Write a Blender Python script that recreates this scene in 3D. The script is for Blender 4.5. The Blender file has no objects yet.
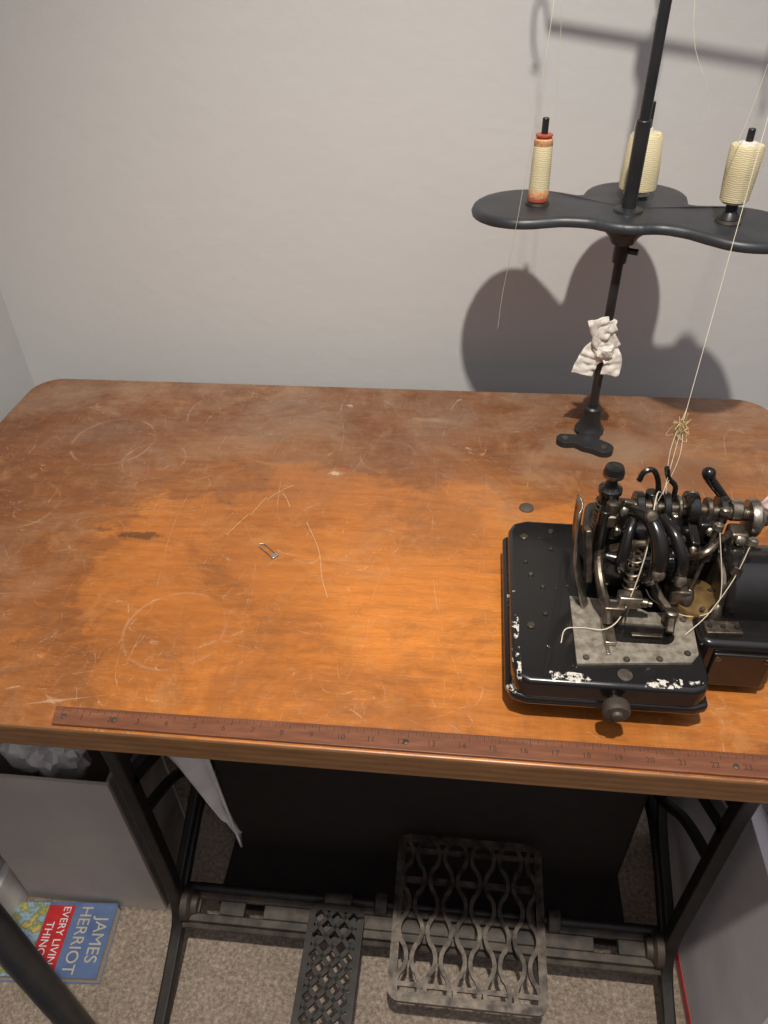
import bpy, bmesh, math, random
from mathutils import Vector, Matrix, noise
random.seed(7)
S = bpy.context.scene
S.view_settings.view_transform = 'Standard'
S.view_settings.look = 'None'
S.view_settings.exposure = 0.0

# ------------------------------------------------------------------ materials
def new_mat(name):
    m = bpy.data.materials.new(name); m.use_nodes = True
    nt = m.node_tree; b = nt.nodes['Principled BSDF']
    return m, nt, b
def N(nt, t, **kw):
    n = nt.nodes.new(t)
    for k, v in kw.items():
        if k.startswith('i_'):
            n.inputs[int(k[2:])].default_value = v
        else: setattr(n, k, v)
    return n
def noise_n(nt, scale, detail=4, rough=.5, vec=None, dist=0.0):
    n = N(nt, 'ShaderNodeTexNoise'); n.inputs['Scale'].default_value = scale
    n.inputs['Detail'].default_value = detail; n.inputs['Roughness'].default_value = rough
    n.inputs['Distortion'].default_value = dist
    if vec is not None: nt.links.new(vec, n.inputs['Vector'])
    return n.outputs['Fac']
def ramp(nt, fac, stops, interp='LINEAR'):
    r = N(nt, 'ShaderNodeValToRGB'); cr = r.color_ramp; cr.interpolation = interp
    while len(cr.elements) < len(stops): cr.elements.new(.5)
    for e, (p, c) in zip(cr.elements, stops):
        e.position = p
        e.color = (c, c, c, 1) if isinstance(c, (int, float)) else (*c, 1)
    nt.links.new(fac, r.inputs['Fac']); return r.outputs['Color']
def mixc(nt, fac, a, b, mode='MIX'):
    m = N(nt, 'ShaderNodeMix', data_type='RGBA', blend_type=mode)
    for sock, v in ((0, fac), (6, a), (7, b)):
        if isinstance(v, (int, float)): m.inputs[sock].default_value = v
        elif isinstance(v, tuple): m.inputs[sock].default_value = (*v, 1)
        else: nt.links.new(v, m.inputs[sock])
    return m.outputs[2]
def mth(nt, op, a, b=None, clamp=False):
    m = N(nt, 'ShaderNodeMath', operation=op); m.use_clamp = clamp
    for i, v in enumerate((a, b)):
        if v is None: continue
        if isinstance(v, (int, float)): m.inputs[i].default_value = v
        else: nt.links.new(v, m.inputs[i])
    return m.outputs[0]
def objco(nt): return N(nt, 'ShaderNodeTexCoord').outputs['Object']
def scaled(nt, vec, s, rot=(0, 0, 0)):
    m = N(nt, 'ShaderNodeMapping'); m.inputs['Scale'].default_value = s; m.inputs['Rotation'].default_value = rot
    nt.links.new(vec, m.inputs['Vector']); return m.outputs[0]
def bump(nt, b, h, strength, dist=.001):
    n = N(nt, 'ShaderNodeBump'); n.inputs['Strength'].default_value = strength; n.inputs['Distance'].default_value = dist
    nt.links.new(h, n.inputs['Height']); nt.links.new(n.outputs[0], b.inputs['Normal'])
def simple(name, c1, c2=None, rough=.5, metal=0., scale=60, bmp=0., coat=0.):
    m, nt, b = new_mat(name)
    if c2 is None: c2 = tuple(x*.75 for x in c1)
    f = noise_n(nt, scale, 5, .6, objco(nt))
    nt.links.new(ramp(nt, f, [(.35, c2), (.65, c1)]), b.inputs['Base Color'])
    b.inputs['Roughness'].default_value = rough; b.inputs['Metallic'].default_value = metal
    b.inputs['Coat Weight'].default_value = coat
    if bmp: bump(nt, b, f, bmp)
    return m

def wood_top():
    m, nt, b = new_mat('varnished_plywood')
    co = objco(nt)
    big = noise_n(nt, 3.2, 4, .55, co, .4)
    base = ramp(nt, big, [(.30, (.140, .046, .014)), (.5, (.215, .074, .019)), (.68, (.30, .110, .027))])
    g1 = noise_n(nt, 9, 7, .7, scaled(nt, co, (1.0, 5.5, 1), (0, 0, .18)), 2.2)
    base = mixc(nt, .75, base, ramp(nt, g1, [(.3, (.55, .5, .45)), (.5, (.95, .95, .95)), (.7, (1.25, 1.22, 1.1))]), 'MULTIPLY')
    fine = noise_n(nt, 75, 6, .75, scaled(nt, co, (1, 10, 1), (0, 0, .12)), .6)
    base = mixc(nt, .7, base, ramp(nt, fine, [(.32, (.55, .5, .45)), (.62, (1.15, 1.15, 1.12))]), 'MULTIPLY')
    wv = N(nt, 'ShaderNodeTexWave', wave_type='RINGS', rings_direction='SPHERICAL'); wv.inputs['Scale'].default_value = 7
    wv.inputs['Distortion'].default_value = 9; wv.inputs['Detail'].default_value = 3; wv.inputs['Detail Scale'].default_value = 1.1
    mp = N(nt, 'ShaderNodeMapping'); mp.inputs['Scale'].default_value = (.8, 2.6, 0); mp.inputs['Location'].default_value = (-.5, .25, 0)
    nt.links.new(co, mp.inputs['Vector']); nt.links.new(mp.outputs[0], wv.inputs['Vector'])
    base = mixc(nt, .35, base, ramp(nt, wv.outputs['Fac'], [(0., (.72, .68, .62)), (.5, (1., 1., 1.)), (1., (1.12, 1.1, 1.05))]), 'MULTIPLY')
    sep = N(nt, 'ShaderNodeSeparateXYZ'); nt.links.new(co, sep.inputs[0])
    X, Y = sep.outputs[0], sep.outputs[1]
    dx = mth(nt, 'MULTIPLY', mth(nt, 'SUBTRACT', X, .64), 1.1)
    dy = mth(nt, 'MULTIPLY', mth(nt, 'SUBTRACT', Y, .17), 2.0)
    r = mth(nt, 'SQRT', mth(nt, 'ADD', mth(nt, 'MULTIPLY', dx, dx), mth(nt, 'MULTIPLY', dy, dy)))
    rn = mth(nt, 'ADD', r, mth(nt, 'MULTIPLY', mth(nt, 'SUBTRACT', noise_n(nt, 4.5, 7, .7, co), .5), .9))
    clear = ramp(nt, rn, [(.10, 1.0), (.30, .78), (.41, .58), (.445, .24), (.80, 0.0)])  # clearer varnish at centre, with the lamp's bright pool also painted into the colour
    worn_dim = mixc(nt, .30, base, (.105, .046, .022))
    fresh_lit = mixc(nt, 1., base, (2.1, 2.0, 1.45), 'MULTIPLY')
    base = mixc(nt, clear, worn_dim, mixc(nt, .35, fresh_lit, (.54, .19, .028)))  # clear mask mixes in varnish tone and the painted bright pool
    p1 = ramp(nt, noise_n(nt, 7, 7, .75, co, .6), [(.50, 0.), (.60, 1.)])
    base = mixc(nt, mth(nt, 'MULTIPLY', p1, .30), base, (.10, .038, .016))
    p2 = ramp(nt, noise_n(nt, 15, 6, .75, co, .8), [(.55, 0.), (.66, 1.)])
    base = mixc(nt, mth(nt, 'MULTIPLY', p2, .24), base, (.46, .24, .09))
    # bleached, dulled haze where varnish is gone
    hz = ramp(nt, noise_n(nt, 5.5, 8, .72, co, 1.0), [(.50, 0.), (.66, 1.)])
    unc = mth(nt, 'SUBTRACT', 1.0, clear, True)
    base = mixc(nt, mth(nt, 'MULTIPLY', mth(nt, 'MULTIPLY', hz, unc), .42), base, (.33, .205, .12))
    back = ramp(nt, Y, [(.30, .0), (.6, 1.)])
    dn = ramp(nt, noise_n(nt, 11, 8, .75, co), [(.40, 0.), (.68, 1.)])
    base = mixc(nt, mth(nt, 'MULTIPLY', mth(nt, 'MULTIPLY', back, dn), .50), base, (.31, .23, .165))
    dn2 = ramp(nt, noise_n(nt, 60, 6, .8, co), [(.56, 0.), (.72, 1.)])
    base = mixc(nt, mth(nt, 'MULTIPLY', dn2, .30), base, (.38, .24, .14))
    for (sc, rot, wdt, seed) in (((5, 1.2, 1), .5, .0034, 0), ((2, 7, 1), -.7, .003, 3), ((9, 3, 1), 1.2, .0035, 6), ((3, 3, 1), 2.1, .0014, 9), ((6, 2, 1), 2.9, .0035, 14), ((4, 9, 1), .2, .0045, 19), ((12, 4, 1), .9, .005, 25), ((5, 13, 1), 2.4, .005, 31)):
        v = N(nt, 'ShaderNodeMapping'); v.inputs['Scale'].default_value = sc; v.inputs['Rotation'].default_value = (0, 0, rot)
        v.inputs['Location'].default_value = (seed, seed*2, 0); nt.links.new(co, v.inputs['Vector'])
        n = noise_n(nt, 1.6, 1, .4, v.outputs[0])
        d = mth(nt, 'ABSOLUTE', mth(nt, 'SUBTRACT', n, .5))
        line = mth(nt, 'LESS_THAN', d, wdt*.33)
        mask = ramp(nt, noise_n(nt, 12, 6, .75, v.outputs[0]), [(.50, 0.), (.60, 1.)])
        base = mixc(nt, mth(nt, 'MULTIPLY', mth(nt, 'MULTIPLY', line, mask), .42), base, (.52, .36, .22))
    ds = ramp(nt, noise_n(nt, 7, 5, .8, scaled(nt, co, (1, 6, 1))), [(.65, 0.), (.75, 1.)])
    base = mixc(nt, mth(nt, 'MULTIPLY', ds, .6), base, (.05, .025, .015))
    def dist2(cx, cy, rx, ry):
        a = mth(nt, 'DIVIDE', mth(nt, 'SUBTRACT', X, cx), rx); c = mth(nt, 'DIVIDE', mth(nt, 'SUBTRACT', Y, cy), ry)
        return mth(nt, 'ADD', mth(nt, 'MULTIPLY', a, a), mth(nt, 'MULTIPLY', c, c))
    def spot(cx, cy, rx, ry, col, amt, nz=.7, sc=40):
        nonlocal base
        q = dist2(cx, cy, rx, ry)
        q = mth(nt, 'ADD', q, mth(nt, 'MULTIPLY', mth(nt, 'SUBTRACT', noise_n(nt, sc, 4, .7, co), .5), nz*4))
        base = mixc(nt, mth(nt, 'MULTIPLY', ramp(nt, q, [(.3, 1.), (1., 0.)]), amt), base, col)
    def cup_ring(cx, cy, rr, amt):
        nonlocal base
        q = mth(nt, 'SQRT', dist2(cx, cy, rr, rr))
        q = mth(nt, 'ADD', q, mth(nt, 'MULTIPLY', mth(nt, 'SUBTRACT', noise_n(nt, 14, 3, .6, co), .5), .12))
        e = ramp(nt, mth(nt, 'ABSOLUTE', mth(nt, 'SUBTRACT', q, 1.0)), [(0., 1.), (.045, 0.)])
        br = ramp(nt, noise_n(nt, 25, 4, .7, co), [(.42, 0.), (.6, 1.)])
        base = mixc(nt, mth(nt, 'MULTIPLY', mth(nt, 'MULTIPLY', e, br), amt), base, (.48, .33, .21))
    for c_ in ((.18, .44, .055, .35), (.25, .40, .04, .3), (.37, .12, .05, .3), (.12, .30, .045, .3), (.55, .43, .035, .25), (.32, .52, .06, .25)):
        cup_ring(*c_)
    spot(.285, .255, .030, .0075, (.03, .015, .01), .65, 1.1, 60)
    spot(.235, .262, .018, .004, (.03, .015, .01), .45, 1.1, 60)
    spot(.492, .388, .010, .005, (.55, .45, .36), .6, 1.4, 130)
    spot(.485, .550, .006, .004, (.5, .42, .34), .5, 1.2, 130)
    spot(.60, .52, .03, .006, (.4, .32, .24), .25, .8)
    spot(.82, .47, .080, .055, (.27, .18, .115), .5, .15, 20)
    spot(.93, .42, .05, .05, (.14, .06, .025), .5, .3, 20)
    nt.links.new(base, b.inputs['Base Color'])
    nt.links.new(ramp(nt, noise_n(nt, 14, 6, .7, co), [(.3, .24), (.7, .48)]), b.inputs['Roughness'])
    bump(nt, b, noise_n(nt, 130, 4, .6, co), .12, .0006)
    return m
M_top = wood_top()

def wood_edge():
    m, nt, b = new_mat('plywood_edge')
    co = objco(nt); sep = N(nt, 'ShaderNodeSeparateXYZ'); nt.links.new(co, sep.inputs[0])
    z = mth(nt, 'ADD', sep.outputs[2], mth(nt, 'MULTIPLY', noise_n(nt, 30, 3, .6, scaled(nt, co, (.6, 1, 6))), .003))
    w = mth(nt, 'FRACT', mth(nt, 'MULTIPLY', z, 130.))
    c = ramp(nt, w, [(0., (.20, .095, .033)), (.45, (.22, .105, .04)), (.6, (.16, .075, .029)), (.9, (.17, .08, .031)), (1., (.20, .095, .033))])
    f = noise_n(nt, 50, 5, .7, scaled(nt, co, (.3, 1, 2)))
    c = mixc(nt, .7, c, ramp(nt, f, [(.3, (.45, .4, .35)), (.65, (1.15, 1.1, 1.)) ]), 'MULTIPLY')
    nt.links.new(c, b.inputs['Base Color']); b.inputs['Roughness'].default_value = .5
    return m
M_edge = wood_edge()

def wall_mat(name, col):
    m, nt, b = new_mat(name); co = objco(nt)
    f = noise_n(nt, 2.2, 5, .6, co)
    c = ramp(nt, f, [(.3, tuple(x*.95 for x in col)), (.7, col)])
    nt.links.new(c, b.inputs['Base Color']); b.inputs['Roughness'].default_value = .8
    bump(nt, b, noise_n(nt, 40, 5, .6, co), .22, .003)
    return m
M_wall = wall_mat('painted_plaster', (.545, .54, .53))
M_trim = simple('trim_paint', (.62, .60, .56), (.5, .48, .45), .45, scale=20)

def carpet():
    m, nt, b = new_mat('carpet'); co = objco(nt)
    f = noise_n(nt, 150, 5, .8, co); g = noise_n(nt, 18, 4, .6, co)
    c = ramp(nt, f, [(.3, (.14, .10, .075)), (.5, (.32, .255, .195)), (.7, (.58, .49, .40))])
    c = mixc(nt, .5, c, ramp(nt, g, [(.35, (.7, .68, .65)), (.65, (1.1, 1.1, 1.1))]), 'MULTIPLY')
    nt.links.new(c, b.inputs['Base Color']); b.inputs['Roughness'].default_value = .95
    bump(nt, b, f, .8, .004); return m
M_carpet = carpet()

M_iron = simple('cast_iron', (.028, .023, .019), (.011, .010, .009), .5, .35, 45, .3)
M_iron2 = simple('dusty_cast_iron', (.085, .066, .050), (.022, .018, .015), .6, .25, 35, .4)
M_ped = simple('worn_pedal_iron', (.115, .093, .074), (.024, .020, .017), .42, .6, 60, .3)
M_black = simple('stand_black_paint', (.020, .020, .022), (.012, .012, .013), .38, 0, 30)
M_plastic = simple('stand_platform_plastic', (.030, .032, .037), (.018, .019, .022), .42, 0, 25)
M_steel = simple('oily_steel', (.46, .42, .35), (.20, .165, .12), .28, .95, 90)
M_steel2 = simple('dull_steel', (.22, .18, .14), (.075, .06, .045), .38, .9, 120)
M_plate = simple('brushed_plate', (.44, .40, .33), (.22, .185, .14), .42, .6, 130)
M_pin = simple('nickel', (.75, .73, .68), (.6, .58, .52), .22, 1., 200)
M_brass = simple('old_brass', (.36, .23, .09), (.17, .10, .04), .35, .8, 60)
def wound():
    m, nt, b = new_mat('wound_thread'); co = objco(nt)
    w = N(nt, 'ShaderNodeTexWave', bands_direction='Z'); w.inputs['Scale'].default_value = 160
    w.inputs['Distortion'].default_value = 6; w.inputs['Detail'].default_value = 2; w.inputs['Detail Scale'].default_value = 1.2
    nt.links.new(co, w.inputs['Vector'])
    c = ramp(nt, w.outputs['Fac'], [(0., (.50, .43, .25)), (.6, (.66, .58, .37))])
    nt.links.new(c, b.inputs['Base Color']); b.inputs['Roughness'].default_value = .7
    bump(nt, b, w.outputs['Fac'], .25, .001); return m
M_cream = wound()
M_thread = simple('thread', (.62, .56, .44), (.5, .44, .33), .7)
M_red = simple('spool_red', (.42, .09, .05), (.30, .06, .03), .4)
M_orange = simple('spool_label', (.50, .20, .09), (.62, .40, .20), .5, 0, 400)
M_cloth = simple('cotton_tape', (.72, .69, .63), (.52, .49, .44), .85, 0, 150, .4)
def rulerm():
    m, nt, b = new_mat('ruler_wood'); co = objco(nt)
    f = noise_n(nt, 40, 6, .7, scaled(nt, co, (.5, 4, 1)))
    c = ramp(nt, f, [(.3, (.10, .034, .016)), (.55, (.16, .058, .027)), (.8, (.24, .10, .05))])
    nt.links.new(c, b.inputs['Base Color']); b.inputs['Roughness'].default_value = .42; return m
M_ruler = rulerm()
M_mark = simple('ruler_print', (.055, .022, .012), (.032, .014, .008), .6)

def jap():
    m, nt, b = new_mat('chipped_black_enamel'); co = objco(nt)
    sep = N(nt, 'ShaderNodeSeparateXYZ'); nt.links.new(co, sep.inputs[0])
    X, Y, Z = sep.outputs
    f = ramp(nt, noise_n(nt, 170, 5, .7, co), [(.50, 0.), (.54, 1.)])
    e1 = ramp(nt, mth(nt, 'ABSOLUTE', mth(nt, 'SUBTRACT', Y, .050)), [(.0, 1.), (.006, .0)])
    e2 = mth(nt, 'MULTIPLY', ramp(nt, mth(nt, 'ABSOLUTE', mth(nt, 'SUBTRACT', X, .695)), [(.0, .9), (.005, .0)]), ramp(nt, noise_n(nt, 22, 2, .5, co), [(.48, 0.), (.55, 1.)]))
    e1 = mth(nt, 'MULTIPLY', e1, ramp(nt, noise_n(nt, 38, 2, .5, co), [(.46, 0.), (.54, 1.)]))
    msk = mth(nt, 'MULTIPLY', mth(nt, 'MAXIMUM', e1, e2), f)
    msk = mth(nt, 'GREATER_THAN', msk, .25)
    sp = ramp(nt, noise_n(nt, 95, 3, .6, co), [(.735, 0.), (.745, 1.)])
    msk = mth(nt, 'MAXIMUM', msk, sp)
    nt.links.new(mixc(nt, msk, (.008, .0075, .0075), (.55, .52, .46)), b.inputs['Base Color'])
    nt.links.new(ramp(nt, noise_n(nt, 30, 5, .6, co), [(.3, .12), (.7, .28)]), b.inputs['Roughness'])
    bump(nt, b, noise_n(nt, 200, 3, .5, co), .06, .0005)
    b.inputs['Coat Weight'].default_value = .2
    return m
M_jap = jap()
M_enamel = simple('black_enamel', (.010, .009, .008), (.006, .005, .005), .22, 0, 50, .05, .2)

# ------------------------------------------------------------------ builders
def group(name, loc):
    e = bpy.data.objects.new(name, None); e.empty_display_size = .05; e.location = loc
    S.collection.objects.link(e); return e
def finish(name, bm, mat, parent=None, bevel=0., seg=3, smooth=35, sub=0):
    me = bpy.data.meshes.new(name)
    bmesh.ops.recalc_face_normals(bm, faces=bm.faces); bm.to_mesh(me); bm.free()
    for mm in (mat if isinstance(mat, (list, tuple)) else [mat]): me.materials.append(mm)
    o = bpy.data.objects.new(name, me); S.collection.objects.link(o)
    me.shade_smooth(); me.set_sharp_from_angle(angle=math.radians(smooth))
    if parent is not None:
        o.parent = parent; o.matrix_parent_inverse = Matrix.Translation(-Vector(parent.location))
    if bevel:
        md = o.modifiers.new('bevel', 'BEVEL'); md.width = bevel; md.segments = seg; md.limit_method = 'ANGLE'; md.angle_limit = math.radians(40)
        md.harden_normals = False
    if sub:
        md = o.modifiers.new('sub', 'SUBSURF'); md.levels = sub; md.render_levels = sub
    return o
def box(name, c, s, mat, parent=None, bevel=.001, rot=(0, 0, 0), **k):
    bm = bmesh.new(); bmesh.ops.create_cube(bm, size=1)
    from mathutils import Euler
    M = Matrix.Translation(c) @ Euler(rot).to_matrix().to_4x4() @ Matrix.Diagonal((*s, 1))
    bmesh.ops.transform(bm, matrix=M, verts=bm.verts)
    return finish(name, bm, mat, parent, bevel, **k)
def cyl(name, p1, p2, r1, mat, parent=None, r2=None, bevel=0., n=28, **k):
    p1, p2 = Vector(p1), Vector(p2); d = p2-p1
    bm = bmesh.new()
    bmesh.ops.create_cone(bm, cap_ends=True, segments=n, radius1=r1, radius2=r1 if r2 is None else r2, depth=d.length)
    M = Matrix.Translation((p1+p2)/2) @ d.to_track_quat('Z', 'Y').to_matrix().to_4x4()
    bmesh.ops.transform(bm, matrix=M, verts=bm.verts)
    return finish(name, bm, mat, parent, bevel, seg=2, **k)
def lathe(name, p, axis, prof, mat, parent=None, n=32, bevel=0):
    bm = bmesh.new(); rings = []
    q = Vector(axis).to_track_quat('Z', 'Y')
    for (r, h) in prof:
        rings.append([bm.verts.new(Vector(p)+q @ Vector((r*math.cos(2*math.pi*i/n), r*math.sin(2*math.pi*i/n), h))) for i in range(n)])
    for a, b in zip(rings, rings[1:]):
        for i in range(n): bm.faces.new((a[i], a[(i+1) % n], b[(i+1) % n], b[i]))
    bm.faces.new(rings[0]); bm.faces.new(rings[-1])
    return finish(name, bm, mat, parent, bevel)
def catmull(pts, k=8):
    P = [Vector(p) for p in pts]
    if len(P) < 3: return P
    Q = [P[0]*2-P[1]]+P+[P[-1]*2-P[-2]]; out = []
    for i in range(1, len(Q)-2):
        for j in range(k):
            t = j/k; a, b, c, d = Q[i-1:i+3]
            out.append(.5*((2*b)+(c-a)*t+(2*a-5*b+4*c-d)*t*t+(3*b-a-3*c+d)*t**3))
    out.append(P[-1]); return out
def add_tube(bm, pts, r, n=10, flat=None, up=None, smooth=8, closed=False):
    P = catmull(pts, smooth) if smooth else [Vector(p) for p in pts]
    L = len(P); rings = []; prev = None
    for i, p in enumerate(P):
        t = (P[min(i+1, L-1)]-P[max(i-1, 0)]).normalized()
        if up is not None: u = Vector(up)
        elif prev is None: u = Vector((0, 0, 1)) if abs(t.z) < .9 else Vector((0, 1, 0))
        else: u = prev
        s = t.cross(u)
        if s.length < 1e-5: s = t.orthogonal()
        s.normalize(); u2 = s.cross(t).normalized(); prev = u2
        rr = r[0]+(r[1]-r[0])*i/(L-1) if isinstance(r, tuple) else r
        if flat:
            w, h = flat; c = [(w, h), (-w, h), (-w, -h), (w, -h)]
            rings.append([bm.verts.new(p+s*a+u2*b) for a, b in c])
        else:
            rings.append([bm.verts.new(p+(s*math.cos(2*math.pi*j/n)+u2*math.sin(2*math.pi*j/n))*rr) for j in range(n)])
    m = len(rings[0])
    for a, b in zip(rings, rings[1:]):
        for j in range(m): bm.faces.new((a[j], a[(j+1) % m], b[(j+1) % m], b[j]))
    bm.faces.new(rings[0]); bm.faces.new(rings[-1])
def tube(name, pts, r, mat, parent=None, **k):
    bm = bmesh.new(); bv = k.pop('bevel', 0); add_tube(bm, pts, r, **k); return finish(name, bm, mat, parent, bv)
def extrude(name, poly, z0, z1, mat, parent=None, bevel=.001, seg=3, top_index=None, axis=None, smooth=35):
    bm = bmesh.new()
    a = [bm.verts.new((x, y, z0)) for x, y in poly]; b = [bm.verts.new((x, y, z1)) for x, y in poly]
    bm.faces.new(a[::-1]); t = bm.faces.new(b); n = len(poly)
    sides = [bm.faces.new((a[i], a[(i+1) % n], b[(i+1) % n], b[i])) for i in range(n)]
    if top_index is not None:
        for s in sides: s.material_index = top_index
    if axis is not None: bmesh.ops.transform(bm, matrix=axis, verts=bm.verts)
    return finish(name, bm, mat, parent, bevel, seg, smooth)
def rrect(x0, y0, x1, y1, r, n=8):
    out = []
    for cx, cy, a0 in ((x1-r, y1-r, 0), (x0+r, y1-r, 90), (x0+r, y0+r, 180), (x1-r, y0+r, 270)):
        for i in range(n+1):
            a = math.radians(a0+90*i/n); out.append((cx+r*math.cos(a), cy+r*math.sin(a)))
    return out
def text(name, s, loc, rotz, size, mat, parent, extr=.0002, align='CENTER', sx=1.0):
    cu = bpy.data.curves.new(name, 'FONT'); cu.body = s; cu.size = size; cu.extrude = extr
    cu.align_x = align; cu.align_y = 'CENTER'
    o = bpy.data.objects.new(name+'_tmp', cu); S.collection.objects.link(o)
    bpy.context.view_layer.update()
    me = bpy.data.meshes.new_from_object(o.evaluated_get(bpy.context.evaluated_depsgraph_get()))
    bpy.data.objects.remove(o)
    M = Matrix.Translation(loc) @ Matrix.Rotation(rotz, 4, 'Z') @ Matrix.Diagonal((sx, 1, 1, 1))
    me.transform(M); me.materials.clear(); me.materials.append(mat)
    t = bpy.data.objects.new(name, me); S.collection.objects.link(t)
    t.parent = parent; t.matrix_parent_inverse = Matrix.Translation(-Vector(parent.location)); return t
def crumple(name, c, s, mat, parent, amp=.25, freq=3., sub=4, seed=0):
    bm = bmesh.new(); bmesh.ops.create_icosphere(bm, subdivisions=sub, radius=1)
    for v in bm.verts:
        n = noise.fractal(v.co*freq+Vector((seed, seed, 0)), 1., 2., 3)
        v.co *= 1+amp*n*1.5
        v.co = Vector((v.co.x*s[0], v.co.y*s[1], v.co.z*s[2]))+Vector(c)
    return finish(name, bm, mat, parent, smooth=25)

# ------------------------------------------------------------------ room
YW, XW = .68, -.068
box('wall_back', (1.3, YW+.05, 1.25), (3.6, .1, 2.5), M_wall, bevel=0)
box('wall_left', (XW-.05, -.55, 1.25), (.1, 2.5, 2.5), M_wall, bevel=0)
box('floor', (1.3, -.55, -.05), (3.6, 2.56, .1), M_carpet, bevel=0)
box('baseboard_left', (XW+.007, -.55, .05), (.014, 2.46, .10), M_trim, bevel=.003)
box('baseboard_back', (1.55, YW-.007, .05), (3.1, .014, .10), M_trim, bevel=.003)

# ------------------------------------------------------------------ table
T = .75; W = 1.062
tbl = group('sewing_table', (W/2, .3, T))
poly = rrect(0, 0, W, .603, .042, 10)
extrude('tabletop', poly, T-.030, T, [M_top, M_edge], tbl, .0022, 3, top_index=1)
lathe('bolt', (.721, .336, T), (0, 0, 1), [(.0085, 0), (.0082, .0015), (.005, .0028), (.0015, .003)], M_iron2, tbl)
M_scr = simple('scratched_varnish', (.50, .33, .18), (.36, .21, .10), .7, 0, 200)
for i, pts in enumerate(([(.384, .265), (.392, .285), (.399, .300)], [(.402, .300), (.409, .322), (.413, .335)], [(.470, .292), (.492, .245), (.502, .205), (.513, .175)], [(.43, .345), (.437, .335), (.445, .318)], [(.44, .36), (.425, .345), (.415, .330)])):
    bm = bmesh.new(); add_tube(bm, [(x, y, T+.00005) for x, y in pts], .01, flat=(.0004, .00015), up=(0, 0, 1)); finish('scratch_%d' % i, bm, M_scr, tbl)

# ------------------------------------------------------------------ ruler
rl = group('wooden_ruler', (.62, .013, T))
extrude('ruler_strip', [(.2985, .0035), (.985, .0035), (.985, .0255), (.2945, .0215)], T, T+.003, M_ruler, rl, .0005)
bm = bmesh.new()
L0 = .303
for i in range(0, 27*16):
    x = L0+i*.0254/16
    if x > .98: break
    h = .007 if i % 16 == 0 else .0055 if i % 8 == 0 else .0042 if i % 4 == 0 else .0028 if i % 2 == 0 else .0019
    ytop = .0215+(x-.2945)*(.004/.69)
    c = Vector((x, ytop-.0006-h/2, T+.00315)); w = .00035 if i % 4 else .0005
    vs = [bm.verts.new(c+Vector((sx*w/1, sy*h/2, 0))) for sx, sy in ((-.5, -1), (.5, -1), (.5, 1), (-.5, 1))]
    bm.faces.new(vs)
finish('tick_marks', bm, M_mark, rl)
for k in range(1, 27):
    text('numeral_%d' % k, str(k), (L0+k*.0254-.006, .0115, T+.003), 0, .0075, M_mark, rl, .00012)
for i, x in enumerate((.306, .352, .606, .872)):
    lathe('nail_%d' % i, (x, .0115, T+.003), (0, 0, 1), [(.0026, 0), (.0024, .0006), (.001, .0009)], M_steel2, rl, 16)

# ------------------------------------------------------------------ safety pin
sp = group('safety_pin', (.436, .24, T))
def pin(pts): return [Vector((.436, .24, T+.0014))+Matrix.Rotation(math.radians(-42), 3, 'Z') @ Vector((x, y, z)) for x, y, z in pts]
tube('wire', pin([(.011, .0030, 0), (-.009, .0034, 0), (-.012, .0014, .0006), (-.0135, -.001, .0006), (-.0112, -.0022, .0), (-.009, -.0034, .0), (.011, -.0030, 0)]), .0007, M_pin, sp, n=8)
box('clasp', pin([(.0130, 0, 0)])[0], (.006, .0085, .0026), M_pin, sp, .001, rot=(0, 0, math.radians(-42)))

# ------------------------------------------------------------------ thread stand
PX, PY = .810, .504
st = group('thread_stand', (PX, PY, T))
def sdf_poly(circs, cen, k, n=120):
    def f(x, y):
        s = sum(math.exp(-(math.hypot(x-a, y-b)-r)/k) for a, b, r in circs); return -k*math.log(s)
    out = []
    for i in range(n):
        a = 2*math.pi*i/n; t = .3
        while t > .001 and f(cen[0]+t*math.cos(a), cen[1]+t*math.sin(a)) > 0: t -= .0005
        out.append((cen[0]+t*math.cos(a), cen[1]+t*math.sin(a)))
    return out
extrude('base_foot', sdf_poly([(.776, .475, .011), (.823, .457, .012), (.812, .533, .010), (PX, PY-.008, .014), (.803, .468, .012)], (PX, PY-.022), .006), T, T+.008, M_black, st, .0025)
for i, (x, y) in enumerate(((.776, .475), (.823, .457), (.812, .533))):
    lathe('foot_screw_%d' % i, (x, y, T+.008), (0, 0, 1), [(.0045, 0), (.004, .0015), (.001, .002)], M_iron2, st, 16)
lathe('base_boss', (PX, PY, T+.006), (0, 0, 1), [(.019, 0), (.015, .006), (.0125, .014), (.0115, .032), (.009, .034)], M_black, st)
cyl('pole', (PX, PY, T+.01), (PX, PY, 1.385), .0055, M_black, st)
cyl('pole_sleeve', (PX, PY, 1.03), (PX, PY, 1.123), .0075, M_black, st, bevel=.001)
lathe('pole_collar', (PX, PY, .978), (0, 0, 1), [(.008, 0), (.0085, .008), (.0085, .02), (.013, .022), (.017, .03), (.026, .038), (.027, .045)], M_black, st)
cyl('collar_screw', (PX+.006, PY, .991), (PX+.018, PY-.006, .991), .0035, M_black, st, bevel=.0006)
plat = sdf_poly([(.702, .537, .060), (.924, .476, .060), (.829, .570, .057), (.812, .508, .050), (.758, .518, .037), (.868, .490, .037)], (.812, .515), .008, 180)
bm = bmesh.new(); cx, cy = .812, .515
def ring(scale_off, z):
    out = []
    n = len(plat)
    for i, (x, y) in enumerate(plat):
        x0, y0 = plat[i-1]; x1, y1 = plat[(i+1) % n]
        tx, ty = x1-x0, y1-y0; l = math.hypot(tx, ty); nx, ny = ty/l, -tx/l
        droop = -.04*max(0, math.hypot(x-cx, y-cy)-.07)
        out.append(bm.verts.new((x+nx*scale_off, y+ny*scale_off, z+droop)))
    return out
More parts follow.
